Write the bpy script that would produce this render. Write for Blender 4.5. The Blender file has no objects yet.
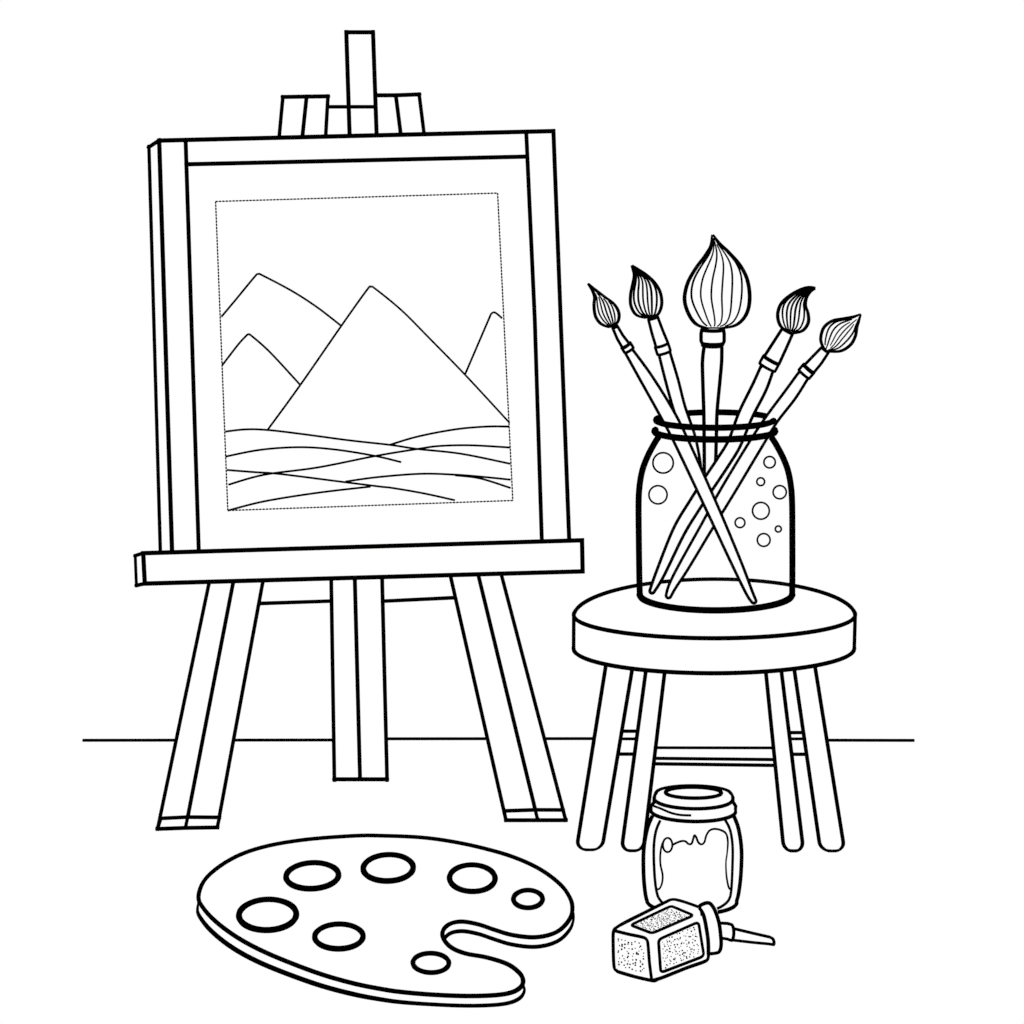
import bpy, bmesh, math, random
from mathutils import Vector, Matrix
random.seed(7)
PI = math.pi
S = bpy.context.scene
COL = S.collection

# ------------------------------------------------------------------ camera
F = 2200.0                      # focal length in pixels of the 1024 frame
HORIZON = 125.0                 # row of the eye level
H = 1.07                        # camera height in metres
TH = math.atan((512 - HORIZON) / F)
FWD = Vector((0, math.cos(TH), -math.sin(TH)))
UP = Vector((0, math.sin(TH), math.cos(TH)))
CAM = Vector((0, 0, H))
cd = bpy.data.cameras.new('camera')
cam = bpy.data.objects.new('camera', cd)
COL.objects.link(cam)
cam.location = CAM
cam.rotation_euler = (PI / 2 - TH, 0, 0)
cd.sensor_width = 36
cd.lens = 36 * F / 1024
cd.clip_end = 100
S.camera = cam
S.view_settings.view_transform = 'Standard'
S.view_settings.look = 'None'

def ray(u, v):
    return Vector(((u - 512) / F, 0, 0)) + UP * ((512 - v) / F) + FWD
def on_z(u, v, z=0.0):
    d = ray(u, v); return CAM + d * ((z - H) / d.z)
def on_y(u, v, y):
    d = ray(u, v); return CAM + d * (y / d.y)
class Plane:
    def __init__(s, p, n): s.p = Vector(p); s.n = Vector(n).normalized()
    def off(s, d): return Plane(s.p + s.n * d, s.n)
    def at(s, u, v):
        d = ray(u, v); return CAM + d * ((s.p - CAM).dot(s.n) / d.dot(s.n))
def px(p):                       # metres per pixel at a point
    return (p - CAM).dot(FWD) / F
def proj(p):
    d = p - CAM; w = d.dot(FWD); return (512 + F * d.x / w, 512 - F * d.dot(UP) / w)

# --------------------------------------------------------------- materials
def flat(name, c):
    m = bpy.data.materials.new(name); m.use_nodes = True
    nt = m.node_tree; nt.nodes.clear()
    o = nt.nodes.new('ShaderNodeOutputMaterial'); e = nt.nodes.new('ShaderNodeEmission')
    e.inputs['Color'].default_value = (*c, 1); e.inputs['Strength'].default_value = 1
    nt.links.new(e.outputs[0], o.inputs[0]); return m
WHITE = flat('self_lit_white', (1, 1, 1))  # surfaces emit even white in place of lamp light, so no shade forms
def inkmat():
    m = bpy.data.materials.new('black_ink'); m.use_nodes = True
    b = m.node_tree.nodes['Principled BSDF']
    b.inputs['Base Color'].default_value = (0, 0, 0, 1); b.inputs['Roughness'].default_value = 1
    b.inputs['Specular IOR Level'].default_value = 0
    return m
INK = inkmat()
def glassmat():
    m = bpy.data.materials.new('clear_glass'); m.use_nodes = True
    nt = m.node_tree; nt.nodes.clear()
    o = nt.nodes.new('ShaderNodeOutputMaterial'); t = nt.nodes.new('ShaderNodeBsdfTransparent')
    g = nt.nodes.new('ShaderNodeBsdfGlossy'); g.inputs['Roughness'].default_value = .3
    x = nt.nodes.new('ShaderNodeMixShader'); x.inputs[0].default_value = .002
    nt.links.new(t.outputs[0], x.inputs[1]); nt.links.new(g.outputs[0], x.inputs[2])
    nt.links.new(x.outputs[0], o.inputs[0]); return m
GLASS = glassmat()
w = bpy.data.worlds.new('world'); S.world = w; w.use_nodes = True
w.node_tree.nodes['Background'].inputs[0].default_value = (1, 1, 1, 1)
w.node_tree.nodes['Background'].inputs[1].default_value = 1

# ------------------------------------------------------------ mesh builder
def catmull(pts, n=8, closed=False):
    P = [Vector(p) for p in pts]; N = len(P); out = []
    if N < 3: return P
    for i in range(N if closed else N - 1):
        g = (lambda k: P[k % N]) if closed else (lambda k: P[max(0, min(N - 1, k))])
        a, b, c, d = g(i - 1), g(i), g(i + 1), g(i + 2)
        for k in range(n):
            t = k / n
            out.append(0.5 * ((2 * b) + (c - a) * t + (2 * a - 5 * b + 4 * c - d) * t * t + (3 * b - a - 3 * c + d) * t ** 3))
    if not closed: out.append(P[-1])
    return out
def smooth2(pts, n=8, closed=False):
    return [(p.x, p.y) for p in catmull([Vector((a, b, 0)) for a, b in pts], n, closed)]

class MB:
    def __init__(s, body=None): s.v = []; s.f = []; s.m = []; s.body = body or WHITE
    def add(s, vs, fs, mi=0):
        b = len(s.v); s.v += [Vector(x) for x in vs]
        for f in fs: s.f.append([b + i for i in f]); s.m.append(mi)
    def prism(s, front, back, mi=0):          # two matching loops
        n = len(front)
        s.add(list(front) + list(back), [list(range(n)), list(range(2 * n - 1, n - 1, -1))] +
              [[i, n + i, n + (i + 1) % n, (i + 1) % n] for i in range(n)], mi)
    def rings(s, R, mi=0, cap=True):
        n = len(R[0]); vs = [p for r in R for p in r]; fs = []
        for j in range(len(R) - 1):
            for i in range(n):
                k = (i + 1) % n
                fs.append([j * n + i, j * n + k, (j + 1) * n + k, (j + 1) * n + i])
        if cap: fs += [list(range(n - 1, -1, -1)), list(range((len(R) - 1) * n, len(R) * n))]
        s.add(vs, fs, mi)
    def seg(s, a, b, wpx, ext=True):          # straight stroke with square ends
        a = Vector(a); b = Vector(b); d = (b - a).normalized(); r = wpx / 2 * px((a + b) / 2)
        if ext: a = a - d * r * .9; b = b + d * r * .9
        x = d.cross(FWD)
        if x.length < 1e-4: x = d.cross(UP)
        x.normalize(); y = d.cross(x).normalized()
        s.rings([[p + (x * math.cos(q) + y * math.sin(q)) * r for q in [2 * PI * k / 8 for k in range(8)]] for p in (a, b)], 1)
    def poly(s, pts, wpx, closed=False):
        n = len(pts)
        for i in range(n if closed else n - 1): s.seg(pts[i], pts[(i + 1) % n], wpx)
    def tube(s, pts, wpx, closed=False, n=8, taper=None):   # smooth stroke
        P = [Vector(p) for p in pts]; Q = [P[0]]
        for p in P[1:]:
            if (p - Q[-1]).length > 1e-5: Q.append(p)
        if closed and (Q[0] - Q[-1]).length < 1e-5: Q.pop()
        P = Q; N = len(P)
        if N < 2: return
        r0 = wpx * 1.1 / 2 * px(sum(P, Vector()) / N); R = []
        x = None
        for i in range(N):
            a = P[(i - 1) % N] if closed or i > 0 else P[i]
            b = P[(i + 1) % N] if closed or i < N - 1 else P[i]
            t = (b - a).normalized()
            if x is None:
                x = t.cross(FWD)
                if x.length < 1e-3: x = t.cross(UP)
            x = (x - t * x.dot(t)).normalized(); y = t.cross(x)
            r = r0 * (taper(i / (N - 1)) if taper else 1)
            R.append([P[i] + (x * math.cos(q) + y * math.sin(q)) * r for q in [2 * PI * k / n for k in range(n)]])
        if closed:
            # match the seam by nearest rotation
            best = min(range(n), key=lambda o: (R[0][o] - R[-1][0]).length)
            R.append([R[0][(k + best) % n] for k in range(n)])
            s.rings(R, 1, cap=False)
        else: s.rings(R, 1)
    def dot(s, p, nrm, wpx):
        nrm = nrm.normalized(); x = nrm.orthogonal().normalized(); y = nrm.cross(x); r = wpx / 2 * px(p)
        c = [p + (x * math.cos(k * PI / 3) + y * math.sin(k * PI / 3)) * r for k in range(6)]
        s.prism([q + nrm * r * .4 for q in c], [q - nrm * r * .4 for q in c], 1)
    def build(s, name, root, parent=None, smooth=False):
        me = bpy.data.meshes.new(name)
        o0 = root.location if root else Vector()
        me.from_pydata([v - o0 for v in s.v], [], s.f)
        me.materials.append(s.body); me.materials.append(INK)
        me.polygons.foreach_set('material_index', s.m)
        bm = bmesh.new(); bm.from_mesh(me); bmesh.ops.recalc_face_normals(bm, faces=bm.faces)
        bm.to_mesh(me); bm.free(); me.update()
        o = bpy.data.objects.new(name, me); COL.objects.link(o)
        o.parent = parent or root
        return o

def thing(name, label, cat, loc, group=None):
    o = bpy.data.objects.new(name, None); COL.objects.link(o)
    o.empty_display_size = .05
    o.location = loc; o['label'] = label; o['category'] = cat; o['kind'] = 'thing'
    if group: o['group'] = group
    return o

# ------------------------------------------------------------- the setting
WALL_Y = on_z(512, 740).y
LW = 4.2                                     # usual line width, pixels
def slab(name, x0, x1, y0, y1, z0, z1):
    m = MB(); a = [(x0, y0, z0), (x1, y0, z0), (x1, y1, z0), (x0, y1, z0)]
    m.prism([Vector(p) for p in a], [Vector((p[0], p[1], z1)) for p in a])
    o = m.build(name, None); o['kind'] = 'structure'; return o
slab('floor', -3, 3, .3, WALL_Y + .1, -.1, -.0035)
slab('wall_back', -3, 3, WALL_Y, WALL_Y + .1, -.0035, 2.4)
for nm, pts in (('trim_1', [(84, 740.3), (330, 740), (390, 738.8), (597, 738.6)]), ('trim_2', [(826, 740.2), (913, 740.4)])):
    m = MB()
    P = [on_y(u, v, WALL_Y - .004) for u, v in pts]
    for i in range(len(P) - 1): m.seg(P[i], P[i + 1], 3.1)
    o = m.build(nm, None); o['kind'] = 'structure'

# ------------------------------------------------------------------- easel
a = on_z(158, 829.5); b = on_z(565.5, 820.4)
dirx = (b - a).normalized(); lean = .2
upv = (Vector((0, 0, 1)) + Vector((-dirx.y, dirx.x, 0)) * lean).normalized()
nrm = dirx.cross(upv)                        # towards the back or the viewer
if nrm.y < 0: nrm = -nrm
G = Plane(a, nrm)                            # outer edges of the legs; +off = away from the viewer
Gm = G.off(-.012); CB = G.off(-.018); C = G.off(-.041); LIPB = G.off(-.0475); LIP = G.off(-.061)
R0 = on_z(358, 780).y
easel = thing('easel', 'tall wooden easel with three legs holding the framed mountain canvas', 'easel', (on_z(360, 800).x, on_z(360, 800).y, 0))
BACK = Vector((0, .03, 0))
def easel_leg(L, M, R, cap, top_right=True):
    m = MB()
    A = [G.at(*p) for p in L]; Bm = [Gm.at(*p) for p in M]; Cc = [G.at(*p) for p in R]
    n = len(A)
    m.rings([[A[i], Bm[i], Cc[i], Cc[i] + BACK, A[i] + BACK] for i in range(n)])
    for ln in (A, Bm, Cc):
        m.poly(ln, 4.1)
    m.poly([A[0], Bm[0], Cc[0]], 4.3)
    m.poly([A[-1], Bm[-1], Cc[-1]], 4.3)
    leg = m.build('leg', easel)
    c = MB()
    ca, cb = cap
    k = .002
    f0 = [G.at(*ca) , Gm.at(*((ca[0] + cb[0]) / 2 , (ca[1] + cb[1]) / 2)), G.at(*cb)]
    # sleeve around the foot, a touch proud of the leg
    lo = [A[0], Bm[0], Cc[0]]
    mid_t = (f0[1] - Bm[0]).length / (Bm[1] - Bm[0]).length
    f0[1] = Bm[0].lerp(Bm[1], mid_t)
    out = Vector((0, -k, 0))
    c.rings([[p + out for p in r] + [r[2] + BACK - out, r[0] + BACK - out] for r in (lo, f0)])
    c.poly([p + out for p in lo], 4.2); c.poly([p + out for p in f0], 4)
    c.seg(lo[0] + out, f0[0] + out, 4); c.seg(lo[1] + out, f0[1] + out, 3.6); c.seg(lo[2] + out, f0[2] + out, 4)
    c.build('foot_cap', easel, leg)
easel_leg([(157.8, 828.5), (209.1, 583.4), (279.4, 135.6), (283, 97)],
          [(185.7, 827.5), (233, 583.4), (302.5, 135.6), (306.6, 96.6)],
          [(217.3, 827), (262.7, 582), (325.6, 135.6), (327.8, 96.3)], ((161.2, 818), (219.5, 817)))
easel_leg([(506, 819.8), (450.4, 575.2), (376, 133), (373.8, 95.3)],
          [(537.7, 819.8), (478.2, 574.6), (400.6, 133), (395.8, 95.3)],
          [(565.5, 819.8), (501, 573.7), (423.8, 132.5), (419, 94.4)], ((504.2, 810.5), (562.8, 809.6)))
# rear leg
m = MB()
L = [(334.5, 779.7), (331.3, 578), (329, 165)]; M = [(360, 777.8), (354.8, 578), (345, 165)]; R = [(387, 779.7), (382, 577), (372, 165)]
A = [on_y(*p, R0) for p in L]; Bm = [on_y(*p, R0 - .01) for p in M]; Cc = [on_y(*p, R0) for p in R]
m.rings([[A[i], Bm[i], Cc[i], Cc[i] + BACK, A[i] + BACK] for i in range(3)])
for ln in (A, Bm, Cc): m.poly(ln, 4.2)
m.poly([on_y(334.5, 779.3, R0 - .002), on_y(360.5, 779.3, R0 - .0125), on_y(387, 779.3, R0 - .002)], 4.3)
m.build('rear_leg', easel)
# side stretchers from each front leg back to the rear leg
for q in (((246, 572), (333, 570), (333, 601), (250, 603.8)), ((380, 568), (452.5, 566), (456, 597.6), (380, 601.3))):
    m = MB(); left = q[0][0] < 300
    yf = G.at(250 if left else 458, 600).y + .012
    ys = (yf, R0 + .012, R0 + .012, yf) if left else (R0 + .012, yf, yf, R0 + .012)
    P = [on_y(*p, y) for p, y in zip(q, ys)]
    m.prism(P, [p + Vector((0, .014, 0)) for p in P])
    m.seg(P[3], P[2], 3.9); m.build('stretcher', easel)
# mast and crossbar above the canvas
m = MB(); Pm = G.off(-.004)
fr = [Pm.at(*p) for p in ((346.3, 32.3), (373, 32.3), (376.6, 135), (385, 560), (360, 560), (349.6, 135))]
m.prism(fr, [p + Vector((0, .022, 0)) for p in fr])
m.poly([fr[4], fr[5], fr[0], fr[1], fr[2], fr[3]], 4.4)
m.seg(Pm.at(348.5, 106.8), Pm.at(375.4, 106.8), 3.8, False)
m.build('mast', easel)
m = MB(); Pc = G.off(.004)
fr = [Pc.at(*p) for p in ((322, 106.8), (382, 106.8), (382, 150), (322, 150))]
m.prism(fr, [p + Vector((0, .018, 0)) for p in fr]); m.seg(fr[0], fr[1], 3.8, False)
m.build('crossbar', easel)
# ledge: upright lip in front, shelf behind it under the canvas
m = MB()
lf = [LIP.at(*p) for p in ((143.2, 553.2), (582, 540.3), (582.6, 571.4), (144.8, 583.6))]
m.prism(lf, [LIPB.at(*p) + Vector() for p in ((143.2, 553.2), (582, 540.3), (582.6, 571.4), (144.8, 583.6))])
m.poly(lf, 4.6, True)
e = [LIPB.at(*p) for p in ((135.6, 555.6), (136.8, 585.4))]
m.prism([lf[0], e[0], e[1], lf[3]], [p + Vector((0, .006, 0)) for p in (lf[0], e[0], e[1], lf[3])])
m.poly([lf[0], e[0], e[1], lf[3]], 4)
sh = [LIPB.at(*p) for p in ((146, 571), (581, 558.5), (581, 569.5), (146, 582))]
m.prism(sh, [p + Vector((0, .05, 0)) for p in sh])
m.build('ledge', easel)

# --------------------------------------------------- framed canvas on easel
cv = thing('framed_canvas', 'framed canvas with a mountain and lake line drawing resting on the easel', 'painting', C.at(365, 560))
def bar(name, q, extra=None, lines=None, pl=C, back=.02, wpx=4.3):
    m = MB(); P = [pl.at(*p) for p in q]
    m.prism(P, [p + nrm * back for p in P])
    for i, j in lines: m.seg(P[i], P[j], wpx)
    if extra: extra(m, P)
    return m.build(name, cv)
fr = MB().build('frame', cv)                     # replaced below by one mesh
bpy.data.objects.remove(fr)
m = MB()
q = [(159.2, 140.6), (185.6, 139.9), (198.9, 556), (172.2, 556.5)]
P = [C.at(*p) for p in q]
m.prism(P, [p + nrm * .02 for p in P]); m.seg(P[0], P[3], 4.6); m.seg(P[1], P[2], 4.3)
sd = [C.off(.019).at(*p) for p in ((149.4, 147), (160.9, 556))]
m.prism([P[0], P[3], sd[1], sd[0]], [p + nrm * .003 + Vector((.001, 0, 0)) for p in (P[0], P[3], sd[1], sd[0])])
m.seg(sd[0], sd[1], 4.6); m.seg(P[0], sd[0], 4.6)
q = [(526.2, 131.8), (553.4, 131.1), (569.4, 546), (542, 546.6)]
P2 = [C.at(*p) for p in q]
m.prism(P2, [p + nrm * .02 for p in P2]); m.poly([C.at(526.2, 131.8), C.at(534.8, 320), P2[3]], 4.2); m.seg(P2[1], P2[2], 4.4)
q = [(185.6, 139.9), (526.2, 131.8), (527, 156.6), (186.3, 164.3)]
P3 = [C.at(*p) for p in q]
m.prism(P3, [p + nrm * .02 for p in P3]); m.seg(P3[3], P3[2], 4.4)
m.seg(P[0], P2[1], 4.6)
q = [(198.4, 549), (542, 538), (542.2, 546.6), (198.9, 556)]
P4 = [C.at(*p) for p in q]; m.prism(P4, [p + nrm * .02 for p in P4])
m.build('frame', cv)
CP = C.off(.006)
m = MB()
q = [(183, 150), (530, 140), (545, 546), (196, 556)]
P = [CP.at(*p) for p in q]; m.prism(P, [p + nrm * .008 for p in P])
DW = 1.95
def stroke(pts, wpx=DW, n=7): m.tube([CP.at(*p) for p in smooth2(pts, n)], wpx, n=6)
K = [(215.6, 201.5), (497.6, 193.1), (512.8, 500.5), (227.8, 510.5)]
for i in range(4):
    p, q2 = Vector(K[i]), Vector(K[(i + 1) % 4]); d = (q2 - p).length; step = 3.4 if i % 2 == 0 else 3.2
    k = 0
    while k < d:
        e1 = min(d, k + 2.1)
        m.seg(CP.at(*p.lerp(q2, k / d)), CP.at(*p.lerp(q2, e1 / d)), 1.6, False); k += step
    m.seg(CP.at(*p), CP.at(*q2), .55, False)
stroke([(221.3, 316.9), (236.3, 299), (254, 277.5), (258.1, 274), (263.5, 275.9), (292.5, 291.3), (317.5, 307.5), (340.9, 325.6)])
stroke([(222.2, 365.3), (237.8, 345), (245.5, 336.5), (248.3, 334.4), (252, 336.2), (270.6, 352.8), (300.3, 385)])
stroke([(267.5, 430), (300.3, 385), (341, 326.3), (366.5, 290.5), (370.9, 286.8), (376, 289.3), (401.9, 310.6), (430, 338.8), (465.9, 375.6), (509.7, 423)])
stroke([(465.3, 373.8), (488.4, 320), (491, 314.2), (494, 312.4), (497, 313.9), (502.2, 318.4)])
stroke([(225.3, 431.6), (245.6, 429.4), (267.5, 430), (301.9, 434), (348.8, 440.3), (390.9, 445), (417.5, 449), (461.3, 453.8), (510.3, 463.8)])
stroke([(389.4, 445), (417.5, 436.6), (455, 429.4), (486.3, 426.6), (509, 426.6)])
stroke([(225.3, 456.6), (261.3, 449.7), (300.3, 447.2), (336.3, 449.7), (375.3, 456), (401.3, 462.2)])
stroke([(228.4, 484.7), (264.4, 474.7), (317.5, 467.5), (375.3, 456), (417.5, 449), (439.4, 446), (470.6, 445.3), (509.7, 447.5)])
stroke([(226.9, 470), (255, 472.2), (280, 474), (342.5, 481.9), (380, 486.6), (392.5, 488), (423.8, 493.4), (455, 500.3)])
stroke([(345.6, 481.6), (376.9, 477.2), (420.6, 473.8), (455, 474.7), (483, 476.9), (510.6, 479.7)])
stroke([(455, 475.3), (480, 478.4), (510.6, 488)])
stroke([(227.8, 510.6), (264.4, 501.3), (317.5, 492.8), (370.6, 486.6)])
m.build('picture', cv)

# ------------------------------------------------------------------- stool
ZS = .3745; SY = 3.155; ST = .0515
sx = on_y(714.3, 608, SY).x; SR = 140.2 * px(Vector((sx, SY, ZS)))
stool = thing('stool', 'round wooden stool carrying the big jar of paintbrushes', 'stool', (sx, SY, 0))
def circ(cx, cy, z, r, n=96, ysc=1, a0=0, a1=2 * PI, closed=True):
    k = n if closed else n + 1
    return [Vector((cx + r * math.cos(a0 + (a1 - a0) * i / n), cy + ysc * r * math.sin(a0 + (a1 - a0) * i / n), z)) for i in range(k)]
SCY = on_z(714, 614, ZS).y; sx = on_z(714.5, 614, ZS).x
KB = (on_z(714, 578.2, ZS).y - SCY) / SR; KF = (SCY - on_z(714, 638.6, ZS).y) / SR
SR = 140.6 * px(Vector((sx, SCY, ZS)))
KB *= .985
def seat_loop(z, r, n=120):
    return [Vector((sx + r * math.cos(t) + r * (KB if math.sin(t) > 0 else KF) * math.sin(t) * sx / SCY, SCY + r * (KB if math.sin(t) > 0 else KF) * math.sin(t), z)) for t in [2 * PI * k / n for k in range(n)]]
m = MB()
zb = ZS - ST; ir = .0028
m.rings([seat_loop(zb - .001, SR - .009), seat_loop(zb + .004, SR - ir), seat_loop(ZS - .0055, SR - ir), seat_loop(ZS - .0046, SR - ir - .001), seat_loop(ZS - .0095, SR - .03)])
m.tube(seat_loop(ZS, SR), 3.9, True)
m.tube(seat_loop(zb + .002, SR), 3.9, True)
for s_ in (-1, 1): m.seg(Vector((sx + s_ * SR, SCY, ZS)), Vector((sx + s_ * SR, SCY, zb + .003)), 4)
m.build('seat', stool)

def loft(m, L, Rr, ys, out_w=None, n=20, wl=None, squash=1.0, cap_ends=(False, False), ink=True, shrink=None):
    """solid of round cross-section between a left and a right outline; ys = distance of each pair"""
    A = [on_y(*p, y) for p, y in zip(L, ys)]; B = [on_y(*p, y) for p, y in zip(Rr, ys)]
    rings = []; shrink = out_w if shrink is None else shrink
    for p, q in zip(A, B):
        c = (p + q) / 2; h = (q - p) / 2; h = h.normalized() * max(h.length * .15, h.length - shrink / 2 * px(c)); k = FWD * h.length * squash
        rings.append([c + h * math.cos(t) + k * math.sin(t) for t in [2 * PI * i / n for i in range(n)]])
    m.rings(rings)
    if ink:
        m.tube(A, out_w); m.tube(B, out_w)
        for e_, k_ in ((0, 0), (1, -1)):
            if cap_ends[e_]:
                c = (A[k_] + B[k_]) / 2; h = (B[k_] - A[k_]) / 2; dn = (A[-1] - A[0] + B[-1] - B[0]).normalized()
                m.tube([c + h * math.cos(t) + (dn * .25 - FWD) * h.length * .9 * math.sin(t) for t in [PI * i / 10 for i in range(11)]], out_w)
    return A, B
ZT = zb - .001
def stool_leg(tl, tr, bl, br, vb, ytop, ybot):
    # extend the top up to the underside of the seat
    m = MB()
    def ext(t, b_, v): k = (v - t[1]) / (b_[1] - t[1]); return (t[0] + (b_[0] - t[0]) * k, v)
    d = on_y(tl[0], tl[1], ytop)
    vt = proj(Vector((d.x, ytop, ZT)))[1]
    rows = [vt, tl[1], (tl[1] + bl[1]) / 2, bl[1]]
    L = [ext(tl, bl, v) for v in rows]; R_ = [ext(tr, br, v) for v in rows]
    ys = [ytop + (ybot - ytop) * (v - vt) / (vb - vt) for v in rows]
    wd = R_[-1][0] - L[-1][0]; sh = (bl[0] - tl[0]) / (bl[1] - tl[1])
    h = vb - bl[1]
    for t in (.25, .5, .75, .9, 1.0):
        ins = wd / 2 * (1 - math.sqrt(max(0, 1 - (t * .96) ** 2.1)))
        v = bl[1] + h * t
        L.append((bl[0] + sh * h * t + ins, v)); R_.append((br[0] + sh * h * t - ins, v)); ys.append(ybot)
    k = len(L) - 2
    loft(m, L[:k], R_[:k], ys[:k], ink=False, shrink=4)
    A = [on_y(*p, y) for p, y in zip(L, ys)]; B = [on_y(*p, y) for p, y in zip(R_, ys)]
    m.tube(A[:] + B[::-1], 3.7)
    return m.build('leg', stool)
YF = on_z(700, 852.5).y
stool_leg((605.4, 668.4), (631.8, 671.4), (577.8, 841), (603.3, 841), 849.4, SY - .06, YF)
stool_leg((645.7, 672.3), (664.5, 673.5), (622.6, 842), (644.2, 842), 850.4, SY + .02, YF)
stool_leg((765.9, 672.3), (781.4, 671.4), (783.0, 842), (802.4, 842), 850.6, SY + .02, YF)
stool_leg((794.6, 671.4), (815.4, 669.3), (819.3, 842), (843.2, 842), 850.6, SY - .06, YF)
YI = (SY + .02 + YF) / 2 + .006
m = MB(); P = [on_y(*p, YI) for p in ((648, 747.7), (780, 747.9), (782, 765.4), (646, 763.6))]
m.prism(P, [p + Vector((0, .014, 0)) for p in P])
m.seg(P[0], P[1], 3); m.seg(on_y(650, 758.2, YI), on_y(782, 759.6, YI), 3.6); m.seg(P[3], P[2], 3.8)
m.build('stretcher', stool)
for q in (((612, 731.2), (645, 731.2), (641, 754), (608, 754)), ((784, 732.6), (814, 732.6), (816, 754.2), (786, 754.2))):
    m = MB(); P = [on_y(*p, YI) for p in q]
    m.prism(P, [p + Vector((0, .014, 0)) for p in P])
    m.seg(P[0], P[1], 3.6); m.seg(P[3], P[2], 3.8)
    m.seg(on_y(q[0][0], 738.8, YI), on_y(q[1][0], 738.8, YI), 3.2); m.build('stretcher', stool)

# ----------------------------------------------------------------- big jar
JY = 3.243; jx = on_y(716, 500, JY).x
pj = px(on_y(716, 500, JY))
def zr(v, y): return on_y(716, v, y).z
jar = thing('glass_jar', 'wide glass jar with a threaded neck standing on the stool, holding five paintbrushes', 'jar', (jx, JY, ZS))
def lathe(m, cx, cy, prof, n=64, ysc=1.0, cap=(True, True), mi=0):
    R_ = [circ(cx, cy, z, r, n, ysc) for r, z in prof]
    vs = [p for r in R_ for p in r]; fs = []
    for j in range(len(R_) - 1):
        for i in range(n):
            k = (i + 1) % n; fs.append([j * n + i, j * n + k, (j + 1) * n + k, (j + 1) * n + i])
    if cap[0]: fs.append(list(range(n)))
    if cap[1]: fs.append(list(range((len(R_) - 1) * n, len(R_) * n)))
    m.add(vs, fs, mi)
def lean_jar(m):
    for p in m.v: p.x += (p.y - JY) * jx / JY + (1.5 - 3.9 * (p.z - ZS) / (zr(425, JY) - ZS)) * pj
# right-hand silhouette (half-width px, row)
zbase = ZS - .0015
sil = [(56, 437), (60, 443), (67, 456), (72.5, 470), (75.6, 486), (76.8, 504), (77, 540), (77, 575), (76.8, 592.3)]
zc = [(w_ * pj, zr(v, JY)) for w_, v in smooth2(sil, 5)]
m = MB(GLASS)
prof = [(.102, zbase), (73 * pj, zbase + .007), (76.4 * pj, zbase + .016)] + [p for p in zc[::-1] if p[1] > zbase + .018] + [(58.5 * pj, zr(432, JY)), (58.5 * pj, zr(420, JY))]
lathe(m, jx, JY, prof, cap=(True, False))
for s_ in (-1, 1):
    m.tube([Vector((jx + s_ * r, JY, z)) for r, z in zc], 5.8)
zlow = zc[-1][1]
zz = on_y(716, 593.8, JY).z
arc = circ(jx, JY, zz, 76.8 * pj, 64, 1, PI, 2 * PI, False)
m.tube(arc, 6.4)
lean_jar(m); body = m.build('jar_body', jar)
m = MB(GLASS)
zA = zr(419.8, JY); zB = zr(431, JY)
lathe(m, jx, JY, [(58 * pj, zB - .004), (60 * pj, zB), (58 * pj, (zA + zB) / 2), (59 * pj, zA)], cap=(False, False))
m.tube(circ(jx, JY, zA, 58.5 * pj, 72), 5.8, True)
m.tube(circ(jx, JY, zB, 60 * pj, 64, 1, PI * .95, PI * 2.05, False), 6.4)
lean_jar(m); m.build('neck_rim', jar)
for (u, v, r) in ((663.1, 462.9, 10.2), (658, 494.8, 9.1), (769.6, 462.2, 5.7), (760.7, 481.7, 3.9), (779.7, 492.2, 6.6),
                  (760.9, 510.8, 8.4), (740, 522.7, 4.9), (778.3, 529, 3.0), (763.7, 540, 6.4)):
    m = MB(GLASS)
    dx = (u - 716) * pj; y = JY - math.sqrt(max(.0004, (72 * pj) ** 2 - dx * dx)) * .8
    c = on_y(u, v, y); rr = r * px(c)
    R_ = []
    for k in range(1, 8):
        t = PI * k / 8
        R_.append([c + (Vector((1, 0, 0)) * math.cos(q) + UP * math.sin(q)) * rr * .97 * math.sin(t) + FWD * rr * .97 * math.cos(t) for q in [2 * PI * i / 20 for i in range(20)]])
    m.rings(R_)
    m.tube([c + (Vector((1, 0, 0)) * math.cos(q) + UP * math.sin(q)) * rr for q in [2 * PI * i / 36 for i in range(36)]], 1.75, True, n=6)
    m.build('bubble', jar)

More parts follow.
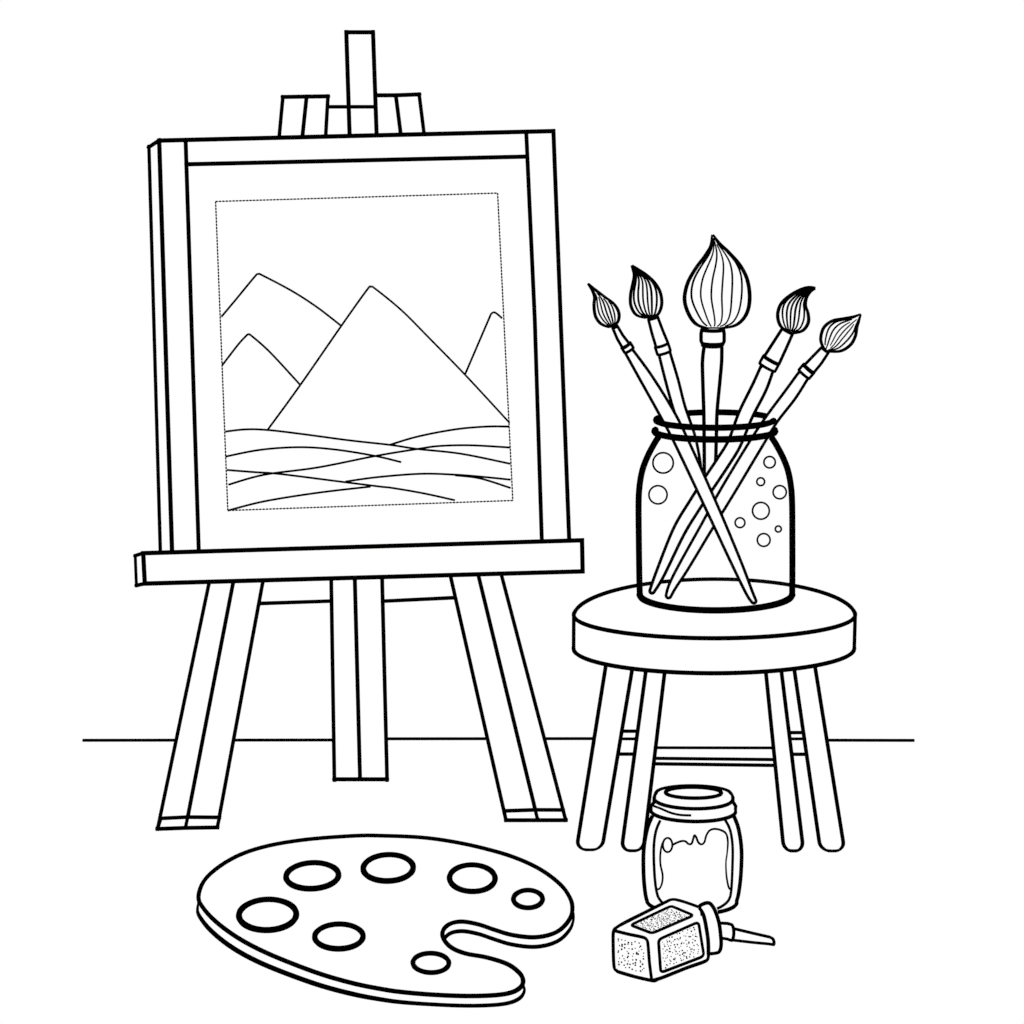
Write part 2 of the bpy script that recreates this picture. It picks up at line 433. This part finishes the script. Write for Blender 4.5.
# ------------------------------------------------------------- paintbrushes
def cr1(pts): return [(570 + x / 3.4133, 220 + y / 3.4133) for x, y in pts]
def widen(axis):                               # (u, v, width) -> left / right outlines
    L, R_ = [], []
    for i, (u, v, wd) in enumerate(axis):
        a_, b_ = axis[max(0, i - 1)], axis[min(len(axis) - 1, i + 1)]
        d = Vector((b_[0] - a_[0], b_[1] - a_[1])).normalized(); n = Vector((d.y, -d.x))
        L.append((u + n.x * wd / 2, v + n.y * wd / 2)); R_.append((u - n.x * wd / 2, v - n.y * wd / 2))
    return L, R_
def smooth3(axis, n=6):
    return [tuple(p) for p in catmull([Vector(a_) for a_ in axis], n)]
def brush(label, hl, hr, fer, band, handle, ytip, yrim, hairs, wl=2.9, hair_w=1.7, band_w=2.8):
    vt = handle[-1][1]; vr = 420.0
    def yat(v): return yrim + (ytip - yrim) * (v - vr) / (vt - vr) if vt > 560 else yrim + (ytip - yrim) * (v - vr) / 120
    tip = on_y(handle[-1][0], handle[-1][1], yat(handle[-1][1]))
    rt = thing('paintbrush', label, 'paintbrush', tip)
    # handle
    m = MB(); ax = smooth3(handle); L, R_ = widen(ax); ys = [yat(p[1]) for p in ax]
    A, B = loft(m, L, R_, ys, ink=False, n=16, shrink=wl)
    c = on_y(handle[-1][0], handle[-1][1], ys[-1])
    d = (c - (A[-3] + B[-3]) / 2).normalized()
    rr = (A[-1] - B[-1]).length / 2
    endc = [(A[-1] + B[-1]) / 2 + (B[-1] - A[-1]).normalized() * rr * math.cos(t) + d * rr * math.sin(t) for t in [PI * k / 8 for k in range(9)]]
    m.tube(A + endc[::-1][1:-1] + B[::-1], wl)
    m.seg(A[0], B[0], wl)
    m.build('handle', rt)
    # ferrule
    m = MB(); L, R_ = widen(fer); ys = [yat(p[1]) for p in fer]
    loft(m, L, R_, ys, wl, cap_ends=(True, True), n=16)
    m.build('ferrule', rt)
    m = MB(); L, R_ = widen(band); ys = [yat(p[1]) for p in band]
    loft(m, L, R_, ys, band_w, cap_ends=(True, True), n=16)
    m.build('ferrule_band', rt)
    # bristles
    m = MB(); L = smooth2(cr1(hl), 5); R_ = smooth2(cr1(hr), 5)
    yh = yat((L[0][1] + R_[0][1]) / 2)
    A = [on_y(*p, yh) for p in L]; B = [on_y(*p, yh) for p in R_]
    rings = []; N = 24
    for p, q in zip(A, B):
        cc = (p + q) / 2; h = (q - p) / 2; h = h.normalized() * max(h.length * .15, h.length - (wl + .4) / 2 * px(cc)); k = FWD * h.length * .8
        rings.append([cc + h * math.cos(t) + k * math.sin(t) for t in [2 * PI * i / N for i in range(N)]])
    m.rings(rings)
    tap = lambda t: 1.0 if t < .8 else 1 - (t - .8) * 2.5
    m.tube(A, wl + .4, taper=tap); m.tube(B, wl + .4, taper=tap); m.seg(A[0], B[0], wl)
    for fr_, w_, t0, t1 in hairs:                # fr_ = where across the width, 0..1
        n_ = len(A); pts = []
        for i in range(int(n_ * t0), int(n_ * t1)):
            s_ = i / (n_ - 1)
            f = fr_ + .045 * math.sin(6.5 * s_ + 1.2 + fr_ * 2)
            t = math.acos(max(-1, min(1, 2 * f - 1)))
            cc = (A[i] + B[i]) / 2; h = (B[i] - A[i]) / 2
            pts.append(cc + h * math.cos(t) - FWD * h.length * .8 * math.sin(t))
        m.tube(pts, w_, n=6, taper=lambda t: .75 + .25 * math.sin(PI * t))
    m.build('bristles', rt)
    return rt
brush('small leftmost paintbrush in the jar with a thin tip curling up to the left',
      [(133, 364), (105, 353), (87, 328), (82, 292), (84, 264), (77, 242), (60, 217)],
      [(150, 362), (165, 342), (166, 315), (150, 288), (120, 265), (88, 240), (62, 216)],
      [(615, 327, 5), (620, 337, 6.5), (626, 346, 8)],
      [(625.8, 345, 10), (629, 350.2, 10)],
      [(629, 351.5, 8), (646, 378, 12), (665.5, 411, 14), (680.6, 440, 13.6), (712, 508, 12), (736, 562, 9.5), (749, 592, 6.5), (753.8, 601, 4.5)],
      3.165, 3.235, [(.2, 1.7, .05, .8), (.36, 1.6, .03, .7), (.52, 1.8, .05, .78), (.68, 1.8, .05, .65), (.83, 1.7, .08, .6)])
brush('dark-haired paintbrush second from the left in the jar, tip leaning left',
      [(258, 332), (225, 322), (208, 292), (207, 255), (215, 215), (219, 188), (209, 155)],
      [(285, 330), (303, 317), (313, 285), (307, 245), (285, 210), (250, 180), (212, 154)],
      [(653, 318, 9.5), (657, 331, 11), (662, 345, 12.5)],
      [(661.5, 345, 13.5), (664, 352.6, 13.5)],
      [(664.6, 354, 11.2), (672, 381, 12.4), (679.3, 408, 11.8), (689, 436, 11.5), (695, 458, 9), (698, 470, 6), (700, 477, 4)],
      3.302, 3.287, [(.14, 2.2, .03, .97), (.28, 2.3, .03, .97), (.43, 2.0, .03, .97), (.57, 1.8, .03, .95), (.7, 2.2, .05, .97), (.86, 2.3, .05, .97)])
brush('largest paintbrush, upright in the middle of the jar with a big rounded bulb of bristles',
      [(462, 366), (428, 352), (404, 318), (391, 270), (402, 215), (430, 165), (460, 125), (480, 90), (485, 50)],
      [(522, 366), (570, 355), (602, 320), (613, 268), (605, 205), (580, 155), (545, 115), (512, 82), (488, 50)],
      [(712.6, 329.5, 21.5), (712.6, 334, 23), (712.6, 341, 23), (712.4, 344.2, 20)],
      [(712.4, 342.8, 21), (712.4, 345.6, 20)],
      [(713, 346.5, 17.5), (712, 362, 19), (711.2, 385, 16.5), (710.4, 412, 13.2), (710.2, 440, 12), (709.5, 470, 10.5), (706, 484, 6), (704, 491, 4)],
      3.285, 3.275, [(.12, 2.2, .06, .97), (.26, 1.9, .03, .95), (.42, 1.8, .03, .97), (.58, 1.8, .03, .9), (.73, 1.9, .03, .95), (.88, 2.1, .05, .97)], wl=3.5)
brush('medium paintbrush with a thick ferrule, tip hooking right, beside the big upright one',
      [(738, 378), (716, 356), (709, 322), (720, 287), (748, 260), (783, 240), (815, 230), (838, 231)],
      [(762, 385), (795, 376), (813, 350), (812, 320), (803, 292), (807, 264), (820, 245), (838, 234)],
      [(787.5, 331, 11.5), (780, 345, 14), (771.5, 360.5, 16.5)],
      [(771.5, 359.5, 17.5), (767.3, 367.2, 17.5)],
      [(766.8, 369, 13), (759, 388, 14.5), (745.5, 415, 14), (734.5, 443, 13), (723, 462, 13), (709, 483, 13), (694, 506, 12.6), (678.5, 532, 12), (660, 574, 8.5), (652, 591, 4.5)],
      3.238, 3.262, [(.13, 2, .05, .97), (.27, 2.1, .03, .9), (.4, 1.9, .05, .97), (.54, 2.2, .03, .95), (.68, 2, .05, .9), (.85, 2.1, .05, .97)], wl=3.1)
brush('rightmost paintbrush in the jar, tilted far right with a pointed leaf-shaped head',
      [(868, 440), (856, 408), (866, 368), (895, 345), (930, 338), (962, 332), (993, 321)],
      [(880, 447), (925, 446), (958, 425), (974, 395), (979, 365), (985, 345), (993, 322)],
      [(825, 350, 8.5), (817, 360, 11), (808.5, 369.5, 12)],
      [(809, 368.3, 13.5), (804, 374.2, 13.5)],
      [(803.2, 375.6, 11), (790, 395, 12.5), (771.8, 419, 12), (756.5, 443, 13.2), (727, 492, 13.5), (706, 528, 11.5), (684, 566, 10), (673, 585, 7.5), (668.5, 595.5, 5)],
      3.20, 3.24, [(.15, 1.9, .1, .95), (.3, 1.7, .05, .8), (.45, 1.4, .15, .7), (.58, 1.4, .1, .85), (.7, 1.5, .05, .7), (.85, 1.9, .05, .95)])

# ----------------------------------------------------------------- palette
PT = .0165
out = [(198.5, 895.9), (206.7, 877.4), (231.3, 859), (262, 847.3), (303, 839.9), (354.3, 835.8), (385, 835.8), (421, 837.4), (451.8, 841.5),
       (482.5, 848), (513.3, 857), (540, 869.2), (560.5, 884.6), (570, 898), (572.4, 908.6), (569.7, 919), (560.5, 929.5), (548.2, 935.2), (531.8, 937.3),
       (511.3, 934.8), (494.8, 929.9), (478.4, 924.4), (462, 921.6), (449.7, 924), (443, 930.7), (443.6, 939), (451.8, 947.8), (466, 953.6), (486.6, 957.4),
       (507.2, 964), (519.3, 972.8), (523.1, 980.5), (520.5, 987.3), (511.3, 992.5), (494.8, 995.2), (466, 996), (431.3, 994.6), (400.5, 991.9), (380, 988.8),
       (354.3, 983.6), (323.6, 975), (292.8, 963.8), (262, 950.8), (237.4, 937.5), (216.9, 922.5), (203.4, 908.2)]
pal = thing('artist_palette', 'flat kidney-shaped artist palette with seven round wells lying on the floor', 'palette', on_z(360, 915))
m = MB(); sm = smooth2(out, 5, True)
T = [on_z(u, v, PT) for u, v in sm]; Bo = [on_z(u, v + 10.0 + 4.2 * max(0, min(1, (430 - u) / 200)), .001) if v > 885 else Vector((p.x, p.y, .001)) for (u, v), p in zip(sm, T)]
m.prism([p - Vector((0, 0, .0036)) for p in T], Bo)
m.tube(T, 4.2, True); m.tube([p + Vector((0, 0, .0012)) for p in Bo], 4.7, True)
# side edges where the rim turns away from view
for u, v in ((198.8, 899), (572.2, 911), (523, 982)):
    p = on_z(u, v, PT); q = on_z(u, v + (14 if u < 300 else 10), .002); m.seg(p, q, 3.6)
m.build('board', pal)
for (u, v, rx, ry, w_, rot) in ((267.6, 914.8, 28.7, 15.3, 5.4, -2), (312.3, 875.8, 26.3, 12.9, 5.2, -3), (388.2, 868, 25, 13.1, 5.2, -2), (338.9, 936.5, 24.2, 12.3, 5, -1),
                              (472.3, 878.2, 22.8, 13.3, 5, 1), (528, 899, 14.6, 8.8, 4.5, 0), (430.9, 962.9, 18, 9.7, 4.4, 1)):
    m = MB(); rot = math.radians(rot)
    E = []
    for k in range(48):
        t = 2 * PI * k / 48; x, y = rx * math.cos(t), ry * math.sin(t)
        E.append((u + x * math.cos(rot) - y * math.sin(rot), v + x * math.sin(rot) + y * math.cos(rot)))
    P = [on_z(a_, b_, PT) for a_, b_ in E]
    m.prism([p - Vector((0, 0, .0028)) for p in P], [p - Vector((0, 0, .0034)) for p in P])
    m.tube(P, w_ * 1.08, True)
    m.build('paint_well', pal)

# --------------------------------------------------------------- paint jar
QY = 2.93; YS = .8
def c4(x, y): return (590 + x / 4.652, 770 + y / 4.652)
qx = on_y(692.6, 850, QY).x; pq = px(on_y(693, 850, QY))
pjar = thing('paint_jar', 'small open glass jar of dripping paint standing on the floor behind the tipped bottle', 'jar', (qx, QY, 0))
def qz(v): return on_y(693, v, QY).z
m = MB(GLASS)
Lq = smooth2([(40.7, 816), (45.6, 829), (48.9, 850), (48.7, 875), (46.9, 893), (45, 901)], 5)
pr = [(r * pq, qz(v)) for r, v in Lq]
pr2 = pr + [(40 * pq, .0025)]
pr2 = [p for p in pr2 if p[1] > .002]
lathe(m, qx, QY, pr2[::-1], ysc=YS, cap=(True, False))
for s_ in (-1, 1):
    m.tube([Vector((qx + s_ * r, QY, z)) for r, z in pr], 3.7)
rb = pr[-1][0]; zbq = pr[-1][1] - .0005
arc = [Vector((qx + rb * math.cos(t), QY + YS * rb * math.sin(t) , zbq)) for t in [PI + PI * k / 40 for k in range(41)]]
m.tube(arc, 3.7)
m.build('jar_body', pjar)
# paint inside, with its drips, seen through the glass
m = MB()
ri = 37.5
Lp = smooth2([(33, 820.5), (37, 832), (38.8, 850), (38.3, 882), (35, 897), (30, 903)], 4)
lathe(m, qx, QY, [(r * pq, max(.006, qz(v))) for r, v in Lp][::-1], ysc=YS * .9)
def front(u, v, rad=39.5):          # point on the front of the inner paint body
    dx = (u - 693) * pq; R_ = rad * pq
    y = QY - math.sqrt(max(0, R_ * R_ - dx * dx)) * YS * .9
    return on_y(u, v, min(y, QY - .012))
def fl(pts, w_, closed=False, rad=39.5): m.tube([front(*c4(x, y), rad) for x, y in smooth2(pts, 6, closed)], w_, closed, n=6)
fl([(326, 236), (308, 280), (298, 340), (297, 420), (303, 520), (315, 585), (335, 616)], 2.6, rad=42)
fl([(630, 234), (652, 280), (663, 350), (663, 440), (657, 560), (645, 605), (615, 633), (578, 650)], 2.6, rad=42)
fl([(308, 553), (322, 553), (334, 530), (338, 490), (328, 440), (327, 395), (334, 350), (346, 325)], 1.9)
fl([(361 + 22 * math.cos(t), 349 + 33 * math.sin(t)) for t in [2 * PI * k / 16 for k in range(16)]], 2, True)
fl([(384, 349), (400, 340), (425, 331), (444, 332), (458, 344), (472, 343), (479, 325), (486, 304), (495, 315), (503, 335), (517, 346), (532, 336),
    (541, 305), (556, 282), (580, 274), (612, 281), (634, 298), (641, 335), (636, 390), (631, 430), (634, 490), (645, 545), (657, 555)], 2.1)
m.build('paint', pjar)
# neck band and rim
m = MB()
def ringz(v): return qz(v)
def arcf(rpx, v, a0=0, a1=2 * PI, n=56): return [Vector((qx + rpx * pq * math.cos(a0 + (a1 - a0) * k / n), QY + YS * rpx * pq * math.sin(a0 + (a1 - a0) * k / n), qz(v))) for k in range(n + (0 if a1 - a0 > 6.2 else 1))]
lathe(m, qx, QY, [(34 * pq, qz(817)), (39 * pq, qz(814)), (40.6 * pq, qz(810)), (39.5 * pq, qz(805)), (36.5 * pq, qz(802))], ysc=YS, cap=(True, True))
m.tube([Vector((qx - 42.3 * pq, QY, qz(809)))] and [Vector((qx + x * pq, QY - .001, qz(v))) for x, v in ((-39, 802), (-42.3, 806), (-42, 811))], 3.4)
m.tube([Vector((qx + x * pq, QY - .001, qz(v))) for x, v in ((39, 801), (42.3, 806), (41.6, 811.5))], 3.4)
low = [Vector((qx + 42 * pq * math.cos(t), QY + YS * 42 * pq * math.sin(t), qz(811))) for t in [PI * 1.0 + PI * k / 40 for k in range(41)]]
m.tube(low, 3.6)
m.tube([front(*c4(x, y), 47) - Vector((0, .003, 0)) for x, y in smooth2([(292, 163), (330, 177), (375, 196), (420, 206), (470, 208)], 5)], 2.2)
m.build('neck_band', pjar)
m = MB()
rp = [(36, 801.5), (37.4, 798), (37.2, 795), (35.5, 794)]
R_ = [circ(qx, QY, qz(v), r * pq, 56, YS) for r, v in rp] + [circ(qx, QY, qz(794.3), 28 * pq, 56, YS), circ(qx, QY, qz(801), 27 * pq, 56, YS)]
m.rings(R_)
A_ = math.radians(12)
back = [Vector((qx + 37.3 * pq * math.cos(t), QY + YS * .88 * 37.3 * pq * math.sin(t), qz(793.8))) for t in [A_ * .2 + (PI - A_ * .4) * k / 40 for k in range(41)]]
rs = [Vector((qx + x * pq, QY - .003, qz(v))) for x, v in ((39, 797), (39, 800), (38, 802))]
ls = [Vector((qx - x * pq, QY - .003, qz(v))) for x, v in ((38, 802), (39, 800), (39, 797))]
m.tube(ls[:] + back[::-1] + rs, 3.7)
m.tube([Vector((qx + 38.5 * pq * math.cos(t), QY + YS * 38.5 * pq * math.sin(t), qz(799.3))) for t in [PI + PI * k / 40 for k in range(41)]], 3.5)
m.tube(circ(qx, QY, qz(792.6), 27.8 * pq, 60, YS * .82), 3.6, True)
m.build('rim', pjar)

# ------------------------------------------------------------ tipped bottle
bB, bC, bD = on_z(*c4(118, 926), .001), on_z(*c4(287, 976), .001), on_z(*c4(546, 882), .001)
def above(u, v, base): # point of the pixel ray plumb over the base point's distance
    return on_y(u, v, base.y)
tA = above(*c4(112, 745), bB); tG = above(*c4(268, 787), bC); tE = above(*c4(508, 640), bD)
bH = bB + bD - bC; tF = on_y(*c4(385, 606), bH.y - .02)
bH = Vector((tF.x, tF.y + .004, .001))
def face_plane(a_, b_, c_): n_ = (b_ - a_).cross(c_ - a_).normalized(); return Plane(a_, n_)
PL = face_plane(bB, bC, tA); tG = PL.at(*c4(268, 785)); PR = face_plane(bC, bD, tG); tE = PR.at(*c4(508, 640))
PTp = face_plane(tG, tE, tA); tF = PTp.at(*c4(385, 606)); bH = Vector((tF.x, tF.y + .002, .001))
bot = thing('paint_bottle', 'speckled square bottle lying on its side on the floor in front of the small jar', 'bottle', (bB + bD) / 2)
m = MB()
m.add([bB, bC, bD, bH, tA, tG, tE, tF], [[0, 1, 5, 4], [1, 2, 6, 5], [2, 3, 7, 6], [3, 0, 4, 7], [4, 5, 6, 7], [3, 2, 1, 0]])
W = 3.7
def at4(pts, fn, w_, closed=False, n=5): m.tube([fn(*c4(x, y)) for x, y in smooth2(pts, n, closed)], w_, closed, n=6)
def seg4(pl, p, q, w_): m.seg(pl(*c4(*p)), pl(*c4(*q)), w_)
at4([(118, 738), (110, 755), (109, 800), (112, 900), (122, 930), (160, 948), (285, 978), (310, 976)], PL.at, W)
at4([(292, 979), (340, 964), (450, 920), (525, 894), (546, 880), (551, 850)], PR.at, W)
at4([(113, 742), (160, 712), (260, 662), (340, 622), (383, 605), (430, 613), (508, 640)], PTp.at, W)
at4([(115, 748), (180, 764), (245, 778), (264, 790), (270, 815), (277, 900), (287, 976)], PL.at, 3.2)
at4([(506, 640), (528, 675), (542, 740), (550, 800), (551, 860)], PR.off(0).at, W)
m.build('bottle_body', bot)
def panel(pl, quad, dots, w_, sz):
    global m
    m = MB(); n_ = pl.n if pl.n.dot(FWD) < 0 else -pl.n
    q = [pl.at(*c4(*p)) + n_ * .0008 for p in quad]
    m.prism(q, [p - n_ * .0006 for p in q])
    if w_:
        rq = []
        for i in range(4):
            a_, b_, c_ = q[i - 1], q[i], q[(i + 1) % 4]
            p0 = b_ + (a_ - b_) * .1; p2 = b_ + (c_ - b_) * .1
            rq += [p0 * (1 - t) ** 2 + b_ * 2 * t * (1 - t) + p2 * t * t for t in (0, .25, .5, .75, 1)]
        m.tube([p + n_ * .0008 for p in rq], w_, True)
    rows = max(2, int(math.sqrt(dots))); cols = max(2, dots // rows)
    for i in range(rows):
        for j in range(cols):
            s_ = (i + .5 + random.uniform(-.42, .42)) / rows; t = (j + .5 + random.uniform(-.42, .42)) / cols
            s_ = .07 + .86 * s_; t = .07 + .86 * t
            p = q[0].lerp(q[1], s_).lerp(q[3].lerp(q[2], s_), t)
            m.dot(p + n_ * .0003, n_, random.uniform(*sz))
    m.build('speckled_panel', bot)
panel(PTp, [(190, 727), (378, 638), (482, 682), (290, 765)], 190, 2.9, (.9, 1.5))
panel(PR, [(314, 788), (500, 706), (526, 865), (325, 942)], 110, 2.9, (1.1, 1.9))
panel(PL, [(120, 760), (258, 796), (274, 962), (122, 922)], 70, 0, (1.2, 2.2))
# collar disc at the mouth
ax = (bD - bC); ax.z = 0; ax.normalize()
side = Vector((-ax.y, ax.x, 0)); Z = Vector((0, 0, 1))
c0 = on_y(*c4(540, 752), bD.y + .008); c1 = on_y(*c4(577, 740), bD.y + .03)
r0 = 27 * px(c0)
def disc(c, r, n=40, sq=.62): return [c + Z * r * math.sin(t) + side * r * sq * math.cos(t) for t in [2 * PI * k / n for k in range(n)]]
m = MB()
YCc = bD.y + .012
cl = [(508, 636), (530, 675), (546, 740), (554, 800), (556, 853)]; crr = [(548, 619), (575, 640), (598, 700), (609, 790), (604, 836)]
cl = smooth2(cl, 5); crr = smooth2(crr, 5)
A = [on_y(*c4(*p), YCc) for p in cl]; B = [on_y(*c4(*p), YCc + .012) for p in crr]
bk = Vector((.002, .03, 0))
n_ = len(A)
for i in range(n_ - 1):
    m.add([A[i], B[i], B[i + 1], A[i + 1], A[i] + bk, B[i] + bk, B[i + 1] + bk, A[i + 1] + bk],
          [[0, 1, 2, 3], [7, 6, 5, 4], [0, 4, 5, 1], [3, 2, 6, 7], [0, 3, 7, 4], [1, 5, 6, 2]])
m.tube([on_y(*c4(x, y), YCc - .001) for x, y in smooth2([(508, 636), (520, 626), (545, 618), (563, 625), (582, 655), (600, 710), (608, 770), (610, 815), (602, 844), (585, 852), (556, 855)], 5)], 3.6, n=6)
m.build('collar', bot)
YN = YCc + .014
m = MB()
loft(m, [c4(*p) for p in ((598, 712), (640, 714), (660, 720))], [c4(*p) for p in ((602, 780), (640, 786), (656, 792))], [YN, YN + .004, YN + .006], 3.1, cap_ends=(False, True), n=16)
m.build('nozzle_collar', bot)
m = MB()
loft(m, [c4(*p) for p in ((664, 737), (760, 760), (835, 777), (850, 785))], [c4(*p) for p in ((658, 790), (760, 802), (835, 809), (853, 812))], [YN + .008, YN + .014, YN + .02, YN + .022], 3, cap_ends=(False, True), n=16)
m.build('nozzle', bot)
